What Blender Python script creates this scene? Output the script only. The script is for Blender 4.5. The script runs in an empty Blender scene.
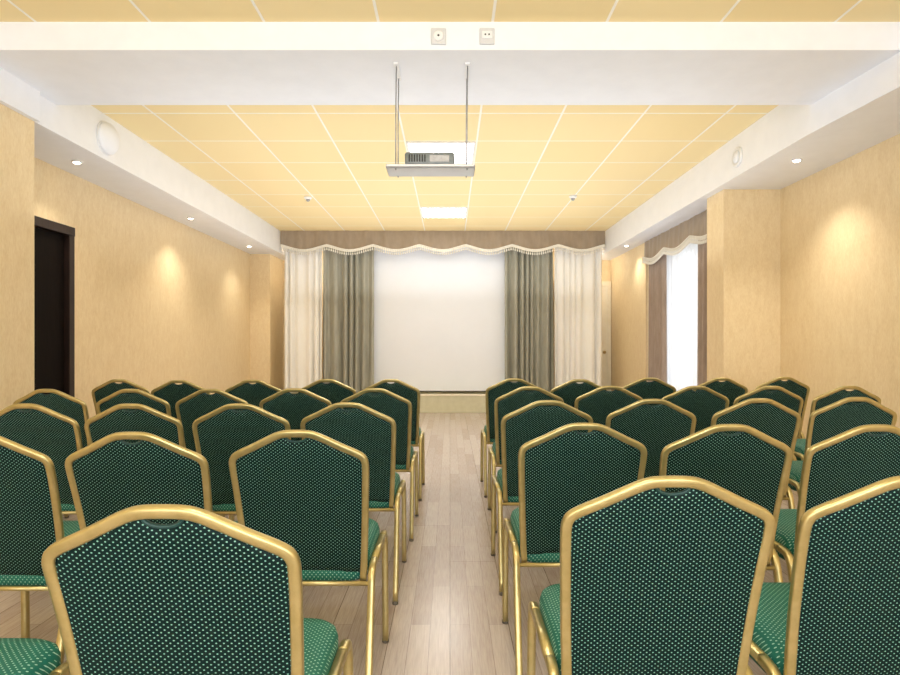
import bpy, bmesh, math, random
from mathutils import Vector
random.seed(4)
S = bpy.context.scene
C = S.collection
try:
    S.view_settings.view_transform = 'Standard'
except Exception: pass
CAMZ = 1.15; F = 600.0; HY = 344.0
def PX(px, d): return (px-450.0)*d/F
def PZ(py, d): return CAMZ+(HY-py)*d/F

# ---------------------------------------------------------------- materials
class N:
    def __init__(s, name):
        s.m = bpy.data.materials.new(name); s.m.use_nodes = True
        s.t = s.m.node_tree; s.b = s.t.nodes['Principled BSDF']; s.out = s.t.nodes['Material Output']
    def n(s, ty, **k):
        x = s.t.nodes.new(ty)
        for a, v in k.items(): setattr(x, a, v)
        return x
    def l(s, a, b): s.t.links.new(a, b)
    def math(s, op, a, b=None, c=None):
        x = s.n('ShaderNodeMath', operation=op)
        for i, v in enumerate((a, b, c)):
            if v is None: continue
            if hasattr(v, 'links'): s.l(v, x.inputs[i])
            else: x.inputs[i].default_value = v
        return x.outputs[0]
    def mix(s, f, a, b):
        x = s.n('ShaderNodeMix', data_type='RGBA')
        if hasattr(f, 'links'): s.l(f, x.inputs[0])
        else: x.inputs[0].default_value = f
        for i, v in ((6, a), (7, b)):
            if hasattr(v, 'links'): s.l(v, x.inputs[i])
            else: x.inputs[i].default_value = (*v, 1)
        return x.outputs[2]
    def noise(s, vec, scale, detail=3, rough=.5):
        x = s.n('ShaderNodeTexNoise'); x.inputs['Scale'].default_value = scale
        x.inputs['Detail'].default_value = detail; x.inputs['Roughness'].default_value = rough
        if vec is not None: s.l(vec, x.inputs['Vector'])
        return x.outputs['Fac']
    def obj(s, scale=(1,1,1)):
        t = s.n('ShaderNodeTexCoord'); m = s.n('ShaderNodeMapping')
        m.inputs['Scale'].default_value = scale
        s.l(t.outputs['Object'], m.inputs['Vector']); return m.outputs['Vector']
    def bump(s, h, strength, dist=.01):
        x = s.n('ShaderNodeBump'); x.inputs['Strength'].default_value = strength; x.inputs['Distance'].default_value = dist
        s.l(h, x.inputs['Height']); s.l(x.outputs['Normal'], s.b.inputs['Normal'])
    def set(s, col=None, rough=None, metal=None, spec=None):
        if col is not None: s.b.inputs['Base Color'].default_value = (*col, 1)
        if rough is not None: s.b.inputs['Roughness'].default_value = rough
        if metal is not None: s.b.inputs['Metallic'].default_value = metal
        if spec is not None: s.b.inputs['Specular IOR Level'].default_value = spec
        return s
def mottled(name, c1, c2, scale=(1,1,1), nscale=40, rough=.6, metal=0, bump=.0, spec=.5, lo=.35, hi=.65):
    a = N(name); a.set(rough=rough, metal=metal, spec=spec)
    f = a.noise(a.obj(scale), nscale, 4, .6)
    r = a.n('ShaderNodeMapRange'); r.inputs[1].default_value = lo; r.inputs[2].default_value = hi
    a.l(f, r.inputs[0])
    a.l(a.mix(r.outputs[0], c1, c2), a.b.inputs['Base Color'])
    if bump: a.bump(f, bump)
    return a.m
def emis(name, col, st):
    a = N(name); a.set(col=col, rough=.5)
    a.b.inputs['Emission Color'].default_value = (*col, 1); a.b.inputs['Emission Strength'].default_value = st
    return a.m
def dots(name, base, base2, dot, p=.0125, r=.2, rough=.55, spec=.35, op='SUBTRACT'):
    a = N(name); a.set(rough=rough, spec=spec)
    t = a.n('ShaderNodeTexCoord'); sp = a.n('ShaderNodeSeparateXYZ'); a.l(t.outputs['Object'], sp.inputs[0])
    u = a.math('DIVIDE', sp.outputs[0], p)
    v = a.math('DIVIDE', a.math(op, sp.outputs[1], sp.outputs[2]), p)
    def lat(off):
        fu = a.math('SUBTRACT', a.math('FRACT', a.math('ADD', u, 50+off)), .5)
        fv = a.math('SUBTRACT', a.math('FRACT', a.math('ADD', v, 90+off)), .5)
        d = a.math('SQRT', a.math('ADD', a.math('MULTIPLY', fu, fu), a.math('MULTIPLY', fv, fv)))
        return a.math('LESS_THAN', d, r)
    m = a.math('MAXIMUM', lat(0), lat(.5))
    nb = a.noise(a.obj(), 600, 2)
    a.l(a.mix(m, a.mix(nb, base, base2), dot), a.b.inputs['Base Color'])
    a.bump(m, .25, .002)
    return a.m
def wallmat(name, c1, c2):
    a = N(name); a.set(rough=.5, spec=.3)
    f1 = a.noise(a.obj((1,1,.35)), 22, 5, .7); f2 = a.noise(a.obj((1,1,.25)), 120, 3, .6)
    f = a.math('ADD', a.math('MULTIPLY', f1, .5), a.math('MULTIPLY', f2, .5))
    r = a.n('ShaderNodeMapRange'); r.inputs[1].default_value = .38; r.inputs[2].default_value = .62; a.l(f, r.inputs[0])
    a.l(a.mix(r.outputs[0], c1, c2), a.b.inputs['Base Color']); a.bump(f, .15, .004)
    return a.m
MAT = {}
MAT['wall'] = wallmat('wallpaper_ochre', (.78,.60,.35), (.88,.72,.47))
MAT['white'] = mottled('white_plaster', (.88,.89,.93), (.91,.92,.96), nscale=6, rough=.6)
MAT['gold'] = mottled('gold_frame', (.48,.395,.17), (.56,.465,.22), nscale=30, rough=.33, metal=.8)
MAT['back'] = dots('green_dotted_back_shaded', (.0014,.011,.0100), (.0028,.018,.0155), (.22,.44,.36), p=.0132, r=.128, spec=.1)  # same fabric as the seat; shade of the back put into the colour
MAT['seat'] = dots('green_dotted_seat_lit', (.006,.125,.092), (.012,.16,.12), (.38,.62,.52), p=.0132, r=.13, op='ADD')  # brighter copy of the back fabric; light on the seats painted in
MAT['grip'] = mottled('green_grip', (.003,.035,.032), (.006,.05,.045), nscale=80, rough=.45)
MAT['rubber'] = mottled('black_rubber', (.02,.02,.02), (.04,.04,.04), rough=.6)
MAT['footgrey'] = mottled('grey_foot_rubber', (.10,.085,.06), (.14,.12,.09), rough=.6)
MAT['darkwood2'] = mottled('dark_casing', (.020,.011,.009), (.034,.019,.016), (1,1,.1), 60, .45, spec=.3)
MAT['black'] = mottled('dark_leaf', (.005,.003,.0025), (.008,.005,.004), (1,1,.1), 60, .7, spec=.1)
MAT['cream'] = mottled('cream_drape', (.95,.92,.86), (.97,.95,.91), (3,3,1), 4, .8)
MAT['green'] = mottled('sage_satin_drape', (.32,.31,.25), (.40,.39,.32), (6,6,1), 4, .32)
MAT['brown'] = mottled('taupe_satin_valance', (.32,.25,.18), (.38,.30,.22), (3,3,1), 4, .5)
MAT['mauve'] = mottled('taupe_drape', (.36,.28,.23), (.44,.35,.30), (6,6,1), 4, .6)
MAT['fringe'] = mottled('cream_fringe', (.84,.79,.68), (.94,.91,.84), (120,120,2), 3, .8)
MAT['screen'] = mottled('screen_white', (.85,.88,.94), (.87,.90,.96), nscale=2, rough=.7)
MAT['metal'] = mottled('grey_metal', (.35,.35,.36), (.45,.45,.46), rough=.4, metal=.6)
MAT['plastic'] = mottled('white_plastic', (.85,.85,.86), (.89,.89,.89), rough=.35)
MAT['socket'] = mottled('socket_plastic', (.64,.65,.67), (.70,.71,.73), rough=.4)
MAT['greyplastic'] = mottled('grey_plastic', (.17,.20,.21), (.23,.26,.27), rough=.35)
MAT['darkbar'] = mottled('dark_bar', (.06,.06,.06), (.09,.09,.09), rough=.5)
MAT['podium'] = mottled('podium_cream', (.64,.61,.42), (.70,.67,.48), (1,1,1), 12, .6)
MAT['doorcream'] = mottled('cream_door_paint', (.92,.84,.66), (.95,.88,.72), nscale=10, rough=.4)
MAT['brass'] = mottled('brass', (.6,.42,.16), (.7,.5,.2), rough=.3, metal=.9)
MAT['glow'] = emis('light_diffuser', (1,.98,.96), 20)
MAT['bulb'] = emis('downlight_bulb', (1,.9,.72), 20)
a = N('sheer_voile'); t = a.t
tr = a.n('ShaderNodeBsdfTransparent'); tl = a.n('ShaderNodeBsdfTranslucent'); df = a.n('ShaderNodeBsdfDiffuse')
for x in (tl, df): x.inputs[0].default_value = (.95,.95,.95,1)
m1 = a.n('ShaderNodeMixShader'); m1.inputs[0].default_value = .40; a.l(tl.outputs[0], m1.inputs[1]); a.l(df.outputs[0], m1.inputs[2])
m2 = a.n('ShaderNodeMixShader')
lw = a.n('ShaderNodeLayerWeight'); lw.inputs['Blend'].default_value = .35
a.l(a.math('MULTIPLY_ADD', lw.outputs['Facing'], .22, .76), m2.inputs[0])
a.l(tr.outputs[0], m2.inputs[1]); a.l(m1.outputs[0], m2.inputs[2]); a.l(m2.outputs[0], a.out.inputs[0])
MAT['sheer'] = a.m
def glassmat(name, tint):
    a = N(name); gl = a.n('ShaderNodeBsdfTransparent'); gl.inputs[0].default_value = (tint, tint, tint, 1)
    gs = a.n('ShaderNodeBsdfGlossy'); gs.inputs['Roughness'].default_value = .03
    mm = a.n('ShaderNodeMixShader'); mm.inputs[0].default_value = .06; a.l(gl.outputs[0], mm.inputs[1]); a.l(gs.outputs[0], mm.inputs[2]); a.l(mm.outputs[0], a.out.inputs[0])
    return a.m
MAT['glass'] = glassmat('window_glass', .97)
MAT['glassdim'] = glassmat('window_glass_dimmed', .62)  # grey tint added to dim the daylight through the side window
# ceiling tiles
TW = .67; CX0 = -.42; CY0 = 5.586
a = N('ceiling_tiles'); a.set(rough=.7, spec=.2)
t = a.n('ShaderNodeTexCoord'); sp = a.n('ShaderNodeSeparateXYZ'); a.l(t.outputs['Object'], sp.inputs[0])
def line(o, off, w=.0125):
    fr = a.math('FRACT', a.math('ADD', a.math('DIVIDE', a.math('SUBTRACT', o, off), TW), 40))
    return a.math('GREATER_THAN', a.math('ABSOLUTE', a.math('SUBTRACT', fr, .5)), .5-w)
g = a.math('MAXIMUM', line(sp.outputs[0], CX0), line(sp.outputs[1], CY0))
nz = a.noise(a.obj(), 180, 3, .7)
cells = a.n('ShaderNodeTexWhiteNoise', noise_dimensions='2D')
cb = a.n('ShaderNodeCombineXYZ')
a.l(a.math('FLOOR', a.math('DIVIDE', a.math('SUBTRACT', sp.outputs[0], CX0), TW)), cb.inputs[0])
a.l(a.math('FLOOR', a.math('DIVIDE', a.math('SUBTRACT', sp.outputs[1], CY0), TW)), cb.inputs[1])
a.l(cb.outputs[0], cells.inputs['Vector'])
tile = a.mix(cells.outputs['Value'], (.91,.73,.39), (.93,.76,.43))
tile = a.mix(a.math('MULTIPLY', nz, .3), tile, (.87,.68,.35))
a.l(a.mix(g, tile, (.95,.90,.80)), a.b.inputs['Base Color']); a.bump(nz, .1, .004)
MAT['tiles'] = a.m
# laminate floor: strips running down the aisle
a = N('laminate_floor'); a.set(rough=.24, spec=.6)
t = a.n('ShaderNodeTexCoord'); sp = a.n('ShaderNodeSeparateXYZ'); a.l(t.outputs['Object'], sp.inputs[0])
cb = a.n('ShaderNodeCombineXYZ'); a.l(sp.outputs[1], cb.inputs[0]); a.l(sp.outputs[0], cb.inputs[1])
def brick(w_, h_, c1, c2, mo, ms, off):
    br = a.n('ShaderNodeTexBrick'); br.offset = off; a.l(cb.outputs[0], br.inputs['Vector'])
    br.inputs['Scale'].default_value = 1; br.inputs['Brick Width'].default_value = w_; br.inputs['Row Height'].default_value = h_
    br.inputs['Mortar Size'].default_value = ms; br.inputs['Bias'].default_value = 0; br.inputs['Mortar Smooth'].default_value = 0
    br.inputs['Color1'].default_value = (*c1,1); br.inputs['Color2'].default_value = (*c2,1); br.inputs['Mortar'].default_value = (*mo,1)
    return br.outputs['Color']
strips = brick(.95, .080, (.45,.36,.315), (.62,.535,.485), (.30,.23,.195), .0012, .41)
planks = brick(1.9, .24, (.95,.95,.95), (1,1,1), (.42,.36,.33), .0018, .33)
mul = a.n('ShaderNodeMix', data_type='RGBA', blend_type='MULTIPLY'); mul.inputs[0].default_value = 1
a.l(strips, mul.inputs[6]); a.l(planks, mul.inputs[7])
gr = a.noise(a.obj((34,1.5,1)), 5, 6, .65)
r = a.n('ShaderNodeMapRange'); r.inputs[1].default_value = .39; r.inputs[2].default_value = .63; a.l(gr, r.inputs[0])
dk = a.mix(.26, mul.outputs[2], (.30,.22,.185))
c_ = a.mix(r.outputs[0], dk, a.mix(.24, mul.outputs[2], (.76,.69,.64)))
a.l(c_, a.b.inputs['Base Color'])
a.bump(gr, .03, .002)
MAT['floor'] = a.m

# ---------------------------------------------------------------- geometry helpers
class MB:
    def __init__(s): s.v = []; s.f = []
    def add(s, v, f):
        o = len(s.v); s.v += [tuple(p) for p in v]; s.f += [tuple(i+o for i in q) for q in f]; return s
    def box(s, x0, x1, y0, y1, z0, z1, bev=0, seg=2):
        bm = bmesh.new(); bmesh.ops.create_cube(bm, size=1)
        for v in bm.verts:
            v.co = Vector(((x0+x1)/2+v.co.x*(x1-x0), (y0+y1)/2+v.co.y*(y1-y0), (z0+z1)/2+v.co.z*(z1-z0)))
        if bev: bmesh.ops.bevel(bm, geom=bm.edges[:], offset=bev, segments=seg, affect='EDGES', profile=.5)
        bm.verts.index_update()
        s.add([v.co[:] for v in bm.verts], [[v.index for v in f.verts] for f in bm.faces]); bm.free(); return s
    def prism(s, poly, z0, z1):
        n = len(poly)
        return s.add([(x,y,z0) for x,y in poly]+[(x,y,z1) for x,y in poly],
                     [tuple(range(n)), tuple(range(2*n-1,n-1,-1))]+[(i,(i+1)%n,n+(i+1)%n,n+i) for i in range(n)])
    def tube(s, pts, r, n=10, cap=True, r2=None, e=1.0):
        P = [Vector(p) for p in pts]; rings = []; up = None
        def pw(c): return math.copysign(abs(c)**e, c)
        for i, p in enumerate(P):
            t = (P[min(i+1, len(P)-1)]-P[max(i-1, 0)]).normalized()
            if up is None:
                up = Vector((0,1,0)) if abs(t.y) < .8 else Vector((1,0,0))
            up = (up-t*up.dot(t)).normalized(); w = t.cross(up)
            rr = r2 or r
            rings.append([p+up*pw(math.cos(2*math.pi*k/n))*r+w*pw(math.sin(2*math.pi*k/n))*rr for k in range(n)])
        v = [q for R in rings for q in R]; f = []
        for i in range(len(P)-1):
            for k in range(n):
                f.append((i*n+k, i*n+(k+1)%n, (i+1)*n+(k+1)%n, (i+1)*n+k))
        if cap: f.append(tuple(range(n))[::-1]); f.append(tuple((len(P)-1)*n+k for k in range(n)))
        s.add(v, f); return s
    def lathe(s, prof, c, axis='z', n=24):
        v = []; f = []
        for (r, h) in prof:
            for k in range(n):
                q = 2*math.pi*k/n; a_, b_ = r*math.cos(q), r*math.sin(q)
                p = {'z': (a_, b_, h), 'x': (h, a_, b_), 'y': (a_, h, b_)}[axis]
                v.append((c[0]+p[0], c[1]+p[1], c[2]+p[2]))
        m = len(prof)
        for i in range(m-1):
            for k in range(n): f.append((i*n+k, i*n+(k+1)%n, (i+1)*n+(k+1)%n, (i+1)*n+k))
        f.append(tuple(range(n))[::-1]); f.append(tuple((m-1)*n+k for k in range(n)))
        s.add(v, f); return s
    def build(s, name, mat, parent=None, smooth=False, loc=None):
        me = bpy.data.meshes.new(name); me.from_pydata(s.v, [], s.f); me.validate(); me.update()
        bm = bmesh.new(); bm.from_mesh(me); bmesh.ops.recalc_face_normals(bm, faces=bm.faces[:]); bm.to_mesh(me); bm.free()
        me.materials.append(MAT[mat])
        if smooth:
            for p in me.polygons: p.use_smooth = len(p.vertices) <= 4
        o = bpy.data.objects.new(name, me); C.objects.link(o)
        if parent: o.parent = parent
        if loc: o.location = loc
        return o
def spline(pts, k=6):
    P = [Vector(p) for p in pts]; P = [P[0]*2-P[1]]+P+[P[-1]*2-P[-2]]; out = []
    for i in range(1, len(P)-2):
        a_, b_, c_, d_ = P[i-1:i+3]
        for j in range(k):
            t = j/k
            out.append(.5*((2*b_)+(c_-a_)*t+(2*a_-5*b_+4*c_-d_)*t*t+(-a_+3*b_-3*c_+d_)*t**3))
    out.append(P[-2]); return out
def tag(o, label, cat, group=None):
    o['label'] = label; o['category'] = cat
    if group: o['group'] = group
    return o
def thing(name, label, cat, loc=(0,0,0), group=None):
    o = bpy.data.objects.new(name, None); C.objects.link(o); o.location = loc; o.empty_display_size = .1
    return tag(o, label, cat, group)
def struct(o): o['kind'] = 'structure'; return o
def dup(o, parent=None):
    c = o.copy(); C.objects.link(c)
    if parent: c.parent = parent
    for ch in list(o.children): dup(ch, c)
    return c

# ---------------------------------------------------------------- setting
CEIL = 3.04; SOF = 2.67; YB = 10.9; YF = -4.0
struct(MB().box(-4.6, 3.5, YF-.1, YB+.1, -.1, 0).build('floor', 'floor'))
struct(MB().box(-3.6, 3.5, YF-.1, YB+.1, CEIL, CEIL+.1).build('ceiling', 'tiles'))
w = MB()
w.box(-3.6, -2.84, YF, 4.1, 0, CEIL)
w.box(-3.53, -3.38, 4.1, 4.45, 0, CEIL); w.box(-3.53, -3.38, 4.45, 5.34, 2.15, CEIL); w.box(-3.53, -3.38, 5.34, YB, 0, CEIL)
w.box(-3.38, -3.04, 10.14, YB, 0, CEIL)
struct(w.build('wall_left', 'wall'))
WZ = .30
w = MB()
w.box(3.25, 3.4, YF, 5.9, 0, CEIL); w.box(2.69, 3.4, 5.9, 6.28, 0, CEIL)
w.box(3.25, 3.4, 6.28, 6.6, 0, CEIL); w.box(3.25, 3.4, 8.75, 8.95, 0, CEIL)
w.box(3.25, 3.4, 6.6, 8.75, 0, WZ); w.box(3.25, 3.4, 6.6, 8.75, 2.5, CEIL)
w.box(2.92, 3.4, 8.95, YB, 0, CEIL)
struct(w.build('wall_right', 'wall'))
struct(MB().box(-3.6, 3.4, YB, YB+.12, 0, CEIL).build('wall_back', 'wall'))
w = MB()
w.box(-2.84, -2.6, YF-.12, YF, 0, CEIL); w.box(3.0, 3.25, YF-.12, YF, 0, CEIL)
w.box(-2.6, 3.0, YF-.12, YF, 0, .5); w.box(-2.6, 3.0, YF-.12, YF, 2.9, CEIL)
struct(w.build('wall_front', 'wall'))
struct(MB().box(-3.38, -2.84, 4.1, YB, SOF, CEIL).build('trim_1', 'white'))
struct(MB().box(-2.86, -2.80, YF, 4.1, SOF, CEIL).build('trim_4', 'white'))
struct(MB().prism([(2.66,YF),(2.66,3.50),(2.60,4.34),(2.60,YB),(3.25,YB),(3.25,YF)], SOF, CEIL).build('trim_2', 'white'))
struct(MB().box(-2.84, 2.70, 3.52, 4.33, 2.875, CEIL).build('trim_3', 'white'))
struct(MB().box(-3.38, -3.365, 5.38, 10.14, 0, .07).build('baseboard_left', 'doorcream'))
b = MB().box(3.235, 3.25, YF, 5.9, 0, .07); b.box(2.675, 2.69, 5.9, 6.28, 0, .07)
struct(b.build('baseboard_right', 'doorcream'))
# dark door left
d = struct(MB().box(-3.45, -3.41, 4.48, 5.31, .01, 2.12).build('door_1', 'black'))
f = MB()
f.box(-3.53, -3.36, 5.30, 5.375, 0, 2.19, .006); f.box(-3.53, -3.36, 4.40, 4.49, 0, 2.19, .006); f.box(-3.53, -3.355, 4.40, 5.375, 2.11, 2.19, .006)
f.build('door_frame', 'darkwood2', d)
MB().tube(spline([(-3.41,4.58,1.0),(-3.36,4.58,1.0),(-3.355,4.62,1.0),(-3.355,4.70,1.0)]), .009).build('door_handle', 'metal', d, True)
# cream door on back wall
d = struct(MB().box(1.98, 2.84, YB-.05, YB-.01, .01, 2.2).build('door_2', 'doorcream'))
f = MB(); f.box(1.9, 1.98, YB-.07, YB-.001, 0, 2.2); f.box(2.84, 2.91, YB-.07, YB-.001, 0, 2.2); f.box(1.9, 2.91, YB-.07, YB-.001, 2.2, 2.28)
f.build('door_frame', 'doorcream', d)
f = MB()
for (z0, z1) in ((.2,.95),(1.1,2.05)): f.box(2.1,2.70,YB-.062,YB-.049,z0,z1,.006)
f.build('door_panel', 'doorcream', d)
MB().lathe([(.012,-.05),(.012,-.03),(.028,-.025),(.03,-.01),(.02,0)], (2.79,YB-.05,1.0), 'y').build('door_knob', 'brass', d, True)
# windows: the side one, and an unseen rear one added for fill light
wn = struct(MB().box(3.33,3.34,6.65,8.70,WZ+.05,2.45).build('window_1', 'glassdim'))
f = MB()
f.box(3.29,3.38,6.6,6.67,WZ,2.5,.005); f.box(3.29,3.38,8.68,8.75,WZ,2.5,.005); f.box(3.29,3.38,6.6,8.75,WZ,WZ+.07,.005); f.box(3.29,3.38,6.6,8.75,2.43,2.5,.005)
f.box(3.30,3.37,7.64,7.71,WZ+.05,2.45,.005)
f.build('window_frame', 'plastic', wn)
MB().box(3.16,3.33,6.5,8.85,WZ-.05,WZ,.008).build('window_sill', 'plastic', wn)
wn = struct(MB().box(-2.55,2.95,YF-.07,YF-.06,.55,2.85).build('added_window_2', 'glass'))  # out of view, added to let fill light in from behind the camera
f = MB()
f.box(-2.6,3.0,YF-.1,YF-.02,.5,.57); f.box(-2.6,3.0,YF-.1,YF-.02,2.83,2.9)
for x in (-2.6,-.75,1.09,2.93): f.box(x,x+.07,YF-.1,YF-.02,.5,2.9)
f.build('window_frame', 'plastic', wn)
def portal(loc, rot, sx, sy):
    L = bpy.data.lights.new('window_portal', 'AREA'); L.shape = 'RECTANGLE'; L.size = sx; L.size_y = sy
    try: L.cycles.is_portal = True
    except Exception: L.energy = 0
    o = bpy.data.objects.new('window_portal', L); C.objects.link(o); o.location = loc; o.rotation_euler = rot
portal((.2, YF-.13, 1.7), (math.radians(90), 0, 0), 5.6, 2.4)  # portal for the added rear window
portal((3.42, 7.67, 1.4), (0, math.radians(90), 0), 2.2, 2.15)
W = bpy.data.worlds.new('World'); S.world = W; W.use_nodes = True
W.node_tree.nodes['Background'].inputs[0].default_value = (.88,.94,1,1)
W.node_tree.nodes['Background'].inputs[1].default_value = 6.5
def area(loc, rx, sx, sy, e, col=(.89,.945,1)):  # unseen upward lights without fixtures, added to brighten ceiling and beam
    L = bpy.data.lights.new('added_uplight', 'AREA'); L.shape = 'RECTANGLE'; L.size = sx; L.size_y = sy; L.energy = e; L.color = col
    o = bpy.data.objects.new('added_uplight', L); C.objects.link(o); o.location = loc; o.rotation_euler = (math.radians(rx),0,0)
area((0,-1.8,.7), 145, 4, 2, 60)
area((-.1,6.9,1.9), 180, 5.0, 5.8, 84)
area((-.1,1.4,1.95), 180, 5.0, 2.8, 33)
def point(loc, e):
    L = bpy.data.lights.new('added_recess_light', 'POINT'); L.energy = e; L.color = (1,.93,.82); L.shadow_soft_size = .06
    o = bpy.data.objects.new('added_recess_light', L); C.objects.link(o); o.location = loc
point((-2.2,10.5,2.5), 9); point((2.3,10.5,2.5), 9)  # unseen point lights without fittings, added to lighten the back recess corners

# ---------------------------------------------------------------- ceiling lights
def ceiling_light(cy, label, k):
    t = thing('ceiling_light', label, 'ceiling light', (CX0+TW/2, cy, CEIL), 'square ceiling panels')
    h = TW/2-.012
    f = MB(); z0, z1 = -.016, -.001
    f.box(-h,h,-h,-h+.02,z0,z1,.003); f.box(-h,h,h-.02,h,z0,z1,.003); f.box(-h,-h+.02,-h+.02,h-.02,z0,z1,.003); f.box(h-.02,h,-h+.02,h-.02,z0,z1,.003)
    f.build('frame', 'plastic', t)
    MB().box(-h+.02,h-.02,-h+.02,h-.02,-.011,-.003).build('diffuser', 'glow', t)
ceiling_light(CY0+TW/2, 'square lit ceiling panel behind the hanging projector, nearer of the two', 0)
ceiling_light(CY0+4.5*TW, 'square lit ceiling panel nearer the screen, farther of the two', 1)
ceiling_light(CY0-7.5*TW, 'unseen lit ceiling panel overhead, added for fill light before the white beam', 2)  # panel above the frame, added because the near room needs light
ceiling_light(CY0-11.5*TW, 'unseen lit ceiling panel behind the viewer, added for fill light', 3)  # extra panel out of view, added for its light

# ---------------------------------------------------------------- downlights
def downlight(x, y, label, aim, e=22):
    t = thing('downlight', label, 'downlight', (x, y, SOF), 'small soffit downlights')
    MB().lathe([(.028,0),(.042,0),(.042,-.004),(.034,-.010),(.028,-.009)], (0,0,-.0005), 'z').build('rim', 'plastic', t, True)
    MB().lathe([(.001,-.017),(.020,-.016),(.029,-.009)], (0,0,0), 'z').build('bulb', 'bulb', t, True)
    L = bpy.data.lights.new('downlight_beam', 'SPOT'); L.energy = e*1.8; L.color = (1,.93,.80); L.spot_size = math.radians(118); L.spot_blend = 1.0; L.shadow_soft_size = .035
    o = bpy.data.objects.new('downlight_beam', L); C.objects.link(o); o.location = (x+(.12 if x < 0 else 0), y, SOF-.06); o.rotation_euler = (0, aim, 0)
downlight(-3.11, 5.0, 'recessed downlight in the left soffit above the dark doorway', .0, 13)
downlight(-3.13, 7.24, 'recessed downlight in the left soffit above the middle of the left wall', -.05, 26)
downlight(-3.11, 9.3, 'recessed downlight in the left soffit beside the stage curtains', -.05, 18)
downlight(2.86, 4.95, 'recessed downlight in the right soffit in front of the pilaster', .1, 32)
downlight(2.72, 9.25, 'recessed downlight in the right soffit between window and stage curtains', .0, 12)

# ---------------------------------------------------------------- soffit discs, outlets, detectors
o = thing('wall_speaker', 'large plain white domed cover on the left soffit', 'speaker', (-2.84, 4.95, 2.845))
MB().lathe([(.135,0),(.135,.012)], (0,0,0), 'x', 36).build('base_ring', 'plastic', o, True)
MB().lathe([(.130*math.cos(k*math.pi/18), .012+.075*math.sin(k*math.pi/18)) for k in range(0,9)]+[(.004,.087)], (0,0,0), 'x', 36).build('housing', 'white', o, True)
o = thing('air_vent', 'small round vent on the right soffit above the pilaster', 'vent', (2.60, 5.42, 2.84))
MB().lathe([(.088,0),(.088,-.012),(.072,-.022),(.066,-.012)], (0,0,0), 'x', 32).build('rim', 'plastic', o, True)
MB().lathe([(.055,-.012),(.052,-.024),(.01,-.028)], (0,0,0), 'x', 32).build('valve', 'white', o, True)
def outlet(x, label, sock):
    t = thing('wall_outlet', label, 'outlet', (x, 3.52, PZ(37, 3.52)))
    MB().box(-.044,.044,-.014,0,-.048,.048,.005).build('plate', 'socket', t)
    if sock:
        f = MB().box(-.030,.030,-.019,-.012,-.016,.028,.004); f.build('socket', 'plastic', t)
        f = MB()
        for q in (-.011,.011): f.lathe([(.005,-.0205),(.005,-.018)], (q,0,.006), 'y', 10)
        f.build('pin_holes', 'rubber', t)
    else:
        MB().lathe([(.024,-.021),(.030,-.018),(.030,-.012)], (0,0,0), 'y', 24).build('socket', 'plastic', t, True)
        MB().lathe([(.006,-.0235),(.007,-.020)], (0,0,0), 'y', 12).build('centre_hole', 'rubber', t)
outlet(PX(438.5,3.52), 'square white socket with round centre on the beam, left one', False)
outlet(PX(487,3.52), 'square white socket with rectangular cover on the beam, right one', True)
def detector(px, py, label):
    d_ = 1.89*600/(344-py)
    t = thing('smoke_detector', label, 'smoke detector', (PX(px,d_), d_, CEIL))
    MB().lathe([(.05,0),(.05,-.015),(.035,-.03)], (0,0,0), 'z').build('base', 'plastic', t, True)
    MB().lathe([(.022,-.028),(.022,-.05),(.012,-.058)], (0,0,0), 'z').build('sensor', 'metal', t, True)
detector(308, 197, 'small smoke detector on ceiling left of the light panels')
detector(573, 196, 'small smoke detector on ceiling right of the light panels')

# ---------------------------------------------------------------- projector + mount
mt = thing('projector_mount', 'white tray hung from the beam on four thin metal rods', 'projector mount', (-.12, 3.79, 2.235))
MB().box(-.275,.275,-.10,.10,0,.010,.003).box(-.275,.275,-.10,-.092,.0,.022,.003).box(-.275,.275,.092,.10,0,.022,.003).box(-.275,-.267,-.10,.10,0,.022,.003).box(.267,.275,-.10,.10,0,.022,.003).build('tray', 'white', mt)
for sx in (-.215, .225):
    for sy in (-.085, .085):
        MB().tube([(sx,sy,-.010),(sx,sy,.30),(sx+.004,sy,.640)], .004, 8).build('rod', 'metal', mt, True)
    MB().box(sx-.012,sx+.018,-.12,.12,.628,.640,.002).build('ceiling_bracket', 'plastic', mt)
pj = thing('projector', 'grey projector lying on the hanging white tray', 'projector', (-.125, 3.79, 2.2455))
MB().box(-.155,.155,-.086,.075,.010,.092,.014,3).build('body', 'greyplastic', pj, True)
MB().lathe([(.03,.072),(.03,.080),(.026,.086)], (.07,0,.055), 'y').build('lens', 'metal', pj, True)
f = MB()
for k in range(7): f.box(-.13+k*.016,-.122+k*.016,-.0885,-.085,.03,.075)
f.build('vent', 'rubber', pj)
for sx in (-.12,.12):
    for sy in (-.06,.06): MB().lathe([(.01,0),(.01,.014)], (sx,sy,0), 'z', 12).build('foot', 'rubber', pj, True)
MB().box(.0,.12,-.0885,-.085,.03,.07,.001).build('connector_panel', 'metal', pj)

# ---------------------------------------------------------------- stage
tg = thing('podium', 'low pale ochre podium below the projection screen', 'podium', (0,0,0))
MB().box(-2.84,2.60,10.0,10.82,0,.30,.008).build('platform', 'podium', tg)
MB().box(-2.84,2.60,9.985,10.03,.285,.315,.004).build('edge_strip', 'doorcream', tg)

sc = thing('projection_screen', 'white pull-down projection screen between the green drapes', 'projection screen', (0,0,0))
x0, x1 = -1.36, .945
MB().box(x0,x1,10.235,10.24,.350,2.95).build('screen_sheet', 'screen', sc)
MB().tube([(x0-.01,10.238,.344),(x1+.01,10.238,.344)], .009).build('bottom_bar', 'darkbar', sc, True)
MB().box(x0-.05,x1+.05,10.20,10.29,2.92,3.02,.02).build('case', 'plastic', sc)

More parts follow.
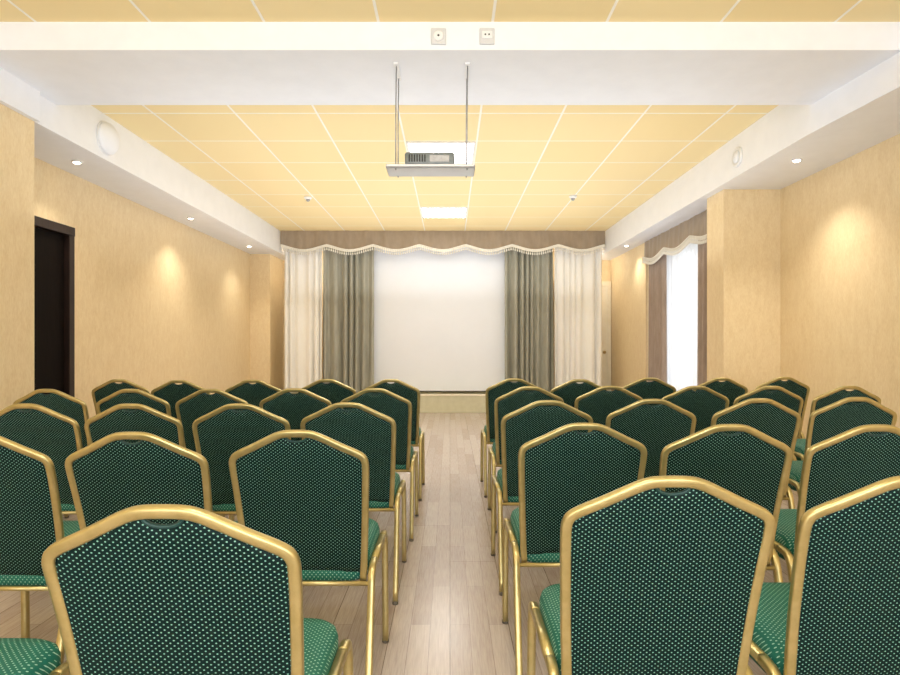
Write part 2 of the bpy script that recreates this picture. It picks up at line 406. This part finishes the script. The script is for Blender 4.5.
def drape(name, mat, u0, u1, z0, z1, base, amp, period, label, axis='x', group=None, seed=0, grow=.35):
    n = int((u1-u0)/period*18); rows = 16
    ph = [seed*1.3]
    for i in range(n): ph.append(ph[-1]+2*math.pi/18*(1+.36*math.sin(i*.083+seed)+.18*math.sin(i*.031+2*seed)))
    mod = [.85+.30*math.sin(i*.06+seed*2) for i in range(n+1)]
    V = []; Fc = []
    for j in range(rows+1):
        t_ = j/rows; z = z1+(z0-z1)*t_
        for i in range(n+1):
            u = u0+(u1-u0)*i/n
            A = amp*(.7+grow*t_)*mod[i]; q = ph[i]+.35*math.sin(2.2*t_+seed+i*.02)
            d_ = A*(math.sin(q)+.22*math.sin(2*q+1+t_))
            uu = min(max(u+A*.38*math.cos(q), u0), u1)
            V.append((uu, base+d_, z) if axis == 'x' else (base+d_, uu, z))
    for j in range(rows):
        for i in range(n):
            q = j*(n+1)+i; Fc.append((q, q+1, q+n+2, q+n+1))
    t = thing(name, label, 'curtain', (0,0,0), group)
    m = MB(); m.add(V, Fc); m.build('fabric', mat, t, True)
    m = MB()
    if axis == 'x': m.box(u0,u1,base-.006,base+.006,z1-.01,z1+.03)
    else: m.box(base-.006,base+.006,u0,u1,z1-.01,z1+.03)
    m.build('header_tape', mat, t)
    return t
drape('curtain', 'cream', -2.80, -2.145, .335, 2.92, 10.13, .050, .12, 'cream pleated curtain at the left end of the stage', seed=1)
drape('curtain', 'green', -2.14, -1.28, .335, 2.92, 10.115, .056, .12, 'sage green satin curtain left of the screen', seed=2)
drape('curtain', 'green', .92, 1.745, .335, 2.92, 10.115, .056, .12, 'sage green satin curtain right of the screen', seed=3)
drape('curtain', 'cream', 1.75, 2.57, .335, 2.92, 10.13, .050, .12, 'cream pleated curtain at the right end of the stage', seed=4)

def valance(label, u0, u1, base, ztop, zb, amp, P, fr, axis='x', side=-1):
    t = thing('valance', label, 'valance', (0,0,0))
    n = int((u1-u0)/P*24)
    def sc_(u):
        s_ = math.sin(math.pi*(u-u0)/P)
        return zb-amp*(s_*s_*.3+.7*abs(s_))
    def pt(u, off, z): return (u, base+off*side, z) if axis == 'x' else (base+off*side, u, z)
    m = MB(); V = []; Fc = []; rows = 8
    for j in range(rows+1):
        for i in range(n+1):
            u = u0+(u1-u0)*i/n; s_ = sc_(u); z = ztop+(s_-ztop)*j/rows
            V.append(pt(u, .008*math.sin(u*2*math.pi/.16)*(j/rows*.5+.5)+.006*math.sin(u*17)+.012*j/rows, z))
    for j in range(rows):
        for i in range(n):
            q = j*(n+1)+i; Fc.append((q,q+1,q+n+2,q+n+1))
    m.add(V, Fc); m.build('fabric', 'brown', t, True)
    m = MB(); pts = [pt(u0+(u1-u0)*i/n, .034, sc_(u0+(u1-u0)*i/n)+.004) for i in range(n+1)]
    m.tube(pts, .008, 6); m.build('braid', 'fringe', t, True)
    m = MB(); k = int((u1-u0)/.036)
    for i in range(k):
        u = u0+.018+i*.036
        if u > u1-.01: break
        z = sc_(u)
        c = pt(u, .034, 0)
        m.lathe([(.003,0),(.005,-fr*.55),(.012,-fr*.75),(.012,-fr*.9),(.004,-fr)], (c[0], c[1], z), 'z', 8)
    V = []; Fc = []
    for i in range(n+1):
        u = u0+(u1-u0)*i/n; s_ = sc_(u)
        V += [pt(u,.030,s_), pt(u,.030,s_-fr*.40)]
    for i in range(n): Fc.append((2*i,2*i+2,2*i+3,2*i+1))
    m.add(V, Fc); m.build('fringe', 'fringe', t, True)
    return t
valance('wide taupe scalloped valance with cream fringe above the stage', -2.82, 2.58, 10.0, CEIL-.005, 2.80, .085, .77, .09)
valance('short taupe scalloped valance with cream fringe over the side window', 6.30, 8.93, 2.90, SOF-.004, 2.44, .075, .877, .085, axis='y', side=-1)
drape('curtain', 'mauve', 8.30, 8.93, .05, 2.63, 2.98, .04, .11, 'taupe curtain on the far side of the side window', axis='y', seed=6)
drape('curtain', 'mauve', 6.32, 7.15, .05, 2.63, 2.98, .04, .11, 'taupe curtain at the side window next to the pilaster', axis='y', seed=7)
drape('sheer_curtain', 'sheer', 6.9, 8.6, .06, 2.62, 3.09, .045, .13, 'white sheer curtain glowing across the side window', axis='y', seed=8)

# ---------------------------------------------------------------- chair
def back_y(z):
    t = (z-.43)/.46
    return -.165-.125*t+.012*math.sin(math.pi*t)
def make_chair():
    r = thing('banquet_chair', '-', 'chair')
    half = [(.183,.385),(.188,.47),(.194,.58),(.2,.70),(.2030,.768),(.2008,.795),(.186,.812),(.134,.837),(.088,.860),(.060,.873),(.036,.8795),(0,.881)]
    pts = [(x, back_y(z), z) for x, z in half]
    pts = pts + [(-x, back_y(z), z) for x, z in reversed(half[:-1])]
    MB().tube(spline(pts, 4), .0085, 14, r2=.0110, e=.55).build('back_frame', 'gold', r, True)
    def T(x):
        x = abs(x)
        tab = [(0,.877),(.036,.875),(.060,.869),(.088,.855),(.134,.831),(.180,.807),(.194,.790),(.21,.75)]
        for (a_, b_), (c_, d_) in zip(tab, tab[1:]):
            if x <= c_:
                z = b_+(d_-b_)*(x-a_)/(c_-a_); break
        else: z = .75
        k = max(0, 1-(x/.036)**2)
        return z-.020*k**.6
    nu, nv = 40, 18; zb = .420
    V = []; Fc = []
    for side in (0, 1):
        for j in range(nv+1):
            for i in range(nu+1):
                s_ = -1+2*i/nu; t_ = j/nv; xt = s_*.194; z = zb+t_*(T(xt)-zb)
                x = s_*(.185+(.2-.185)*min(1, t_*1.25)) if t_ < .9 else xt
                edge = min(1-abs(s_), t_*1.6, (1-t_)*1.6)
                bul = 1-math.exp(-max(edge,0)*12)
                y = back_y(z)+(-(.003+.005*bul) if side == 0 else (.004+.022*bul))
                V.append((x, y, z))
    q0 = (nu+1)*(nv+1)
    for side in (0, 1):
        for j in range(nv):
            for i in range(nu):
                q = side*q0+j*(nu+1)+i; Fc.append((q,q+1,q+nu+2,q+nu+1))
    rim = [i for i in range(nu+1)]+[j*(nu+1)+nu for j in range(1, nv+1)]+[nv*(nu+1)+i for i in range(nu-1,-1,-1)]+[j*(nu+1) for j in range(nv-1,0,-1)]
    for a_, b_ in zip(rim, rim[1:]+rim[:1]): Fc.append((a_, b_, b_+q0, a_+q0))
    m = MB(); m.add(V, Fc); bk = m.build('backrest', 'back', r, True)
    gp = [(-.034,.873),(-.028,.863),(-.016,.857),(0,.855),(.016,.857),(.028,.863),(.034,.873)]
    MB().tube(spline([(x, back_y(z)-.003, z) for x, z in gp], 4), .0038, 8).build('grip', 'grip', bk, True)
    V = []; Fc = []; nn = 44; prof = [(.382,.88),(.383,.92),(.391,.975),(.416,1.0),(.456,1.0),(.474,.975),(.486,.91),(.493,.74),(.497,.45),(.498,.2)]
    for z, s_ in prof:
        for k in range(nn):
            q = 2*math.pi*k/nn; c_, d_ = math.cos(q), math.sin(q); e = .30
            x = math.copysign(abs(c_)**e, c_)*.200*s_; y = math.copysign(abs(d_)**e, d_)*.196*s_
            V.append((x, .028+y, z))
    R = len(prof)
    for j in range(R-1):
        for k in range(nn): Fc.append((j*nn+k, j*nn+(k+1)%nn, (j+1)*nn+(k+1)%nn, (j+1)*nn+k))
    Fc.append(tuple(range(nn))[::-1]); Fc.append(tuple((R-1)*nn+k for k in range(nn)))
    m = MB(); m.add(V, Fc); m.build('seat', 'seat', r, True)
    for sx in (-1, 1):
        L = MB().tube(spline([(sx*.2135,-.285,.010),(sx*.2125,-.225,.20),(sx*.2115,-.185,.34),(sx*.211,-.168,.400),(sx*.211,-.145,.428),(sx*.211,-.10,.434)], 4), .0125, 12, r2=.0118, e=.55).build('leg', 'gold', r, True)
        MB().lathe([(.0125,0),(.0132,.004),(.0132,.013),(.012,.016)], (sx*.2135,-.286,0), 'z', 12).build('foot_cap', 'footgrey', L, True)
        L = MB().tube(spline([(sx*.213,.225,.010),(sx*.2125,.222,.20),(sx*.2115,.216,.36),(sx*.211,.207,.408),(sx*.211,.185,.431),(sx*.211,.14,.434)], 4), .0125, 12, r2=.0118, e=.55).build('leg', 'gold', r, True)
        MB().lathe([(.0125,0),(.0132,.004),(.0132,.013),(.012,.016)], (sx*.213,.2255,0), 'z', 12).build('foot_cap', 'footgrey', L, True)
        MB().tube([(sx*.211,-.10,.434),(sx*.211,.14,.434)], .0118, 12, e=.55).build('side_rail', 'gold', r, True)
    MB().tube([(-.211,-.174,.386),(.211,-.174,.386)], .008, 8).build('stretcher', 'gold', r, True)
    MB().tube([(-.211,.213,.372),(.211,.213,.372)], .008, 8).build('stretcher', 'gold', r, True)
    return r
chair0 = make_chair(); first = True
rows = {
 'left': [[(162,.960),(-290,.86)], [(296,1.80),(131,1.76),(-27,1.76)], [(347,2.65),(238,2.60),(129,2.6),(24,2.6)],
          [(375,3.5),(294,3.5),(210,3.45),(130,3.45),(46,3.45)], [(391,4.4),(326,4.4),(252,4.35),(178,4.3),(118,4.4)]],
 'right': [[(675,1.170),(921,1.175)], [(585,1.96),(731,1.93),(878,1.92)], [(548,2.75),(654,2.82),(760,2.85),(858,2.92)],
          [(530,3.65),(611,3.7),(697,3.7),(772,3.7),(850,3.7)], [(514,4.5),(580,4.4),(650,4.6),(722,4.6),(785,4.7)]]}
RN = ['nearest row', 'second row from the viewer', 'middle row', 'fourth row from the viewer', 'row nearest the screen']
SN = ['on the aisle', 'second from the aisle', 'third from the aisle', 'fourth from the aisle', 'fifth from the aisle']
for side in ('left', 'right'):
    for ri, row in enumerate(rows[side]):
        for ci, (cx, d_) in enumerate(row):
            c = chair0 if first else dup(chair0); first = False
            rz = math.radians(random.uniform(-.5, .5))
            c.location = (PX(cx, d_), d_+.29, 0); c.rotation_euler = (0, 0, rz)
            c['label'] = 'green dotted gold-framed chair, %s, %s, %s block' % (SN[ci], RN[ri], side)
            c['group'] = 'green banquet chairs in rows'

# ---------------------------------------------------------------- camera
cam = bpy.data.cameras.new('camera'); co = bpy.data.objects.new('camera', cam); C.objects.link(co)
co.location = (0, 0, CAMZ); co.rotation_euler = (math.radians(90), 0, 0)
cam.sensor_width = 36; cam.sensor_fit = 'HORIZONTAL'; cam.lens = 24; cam.shift_y = (HY-337.5)/900; cam.clip_start = .02
S.camera = co
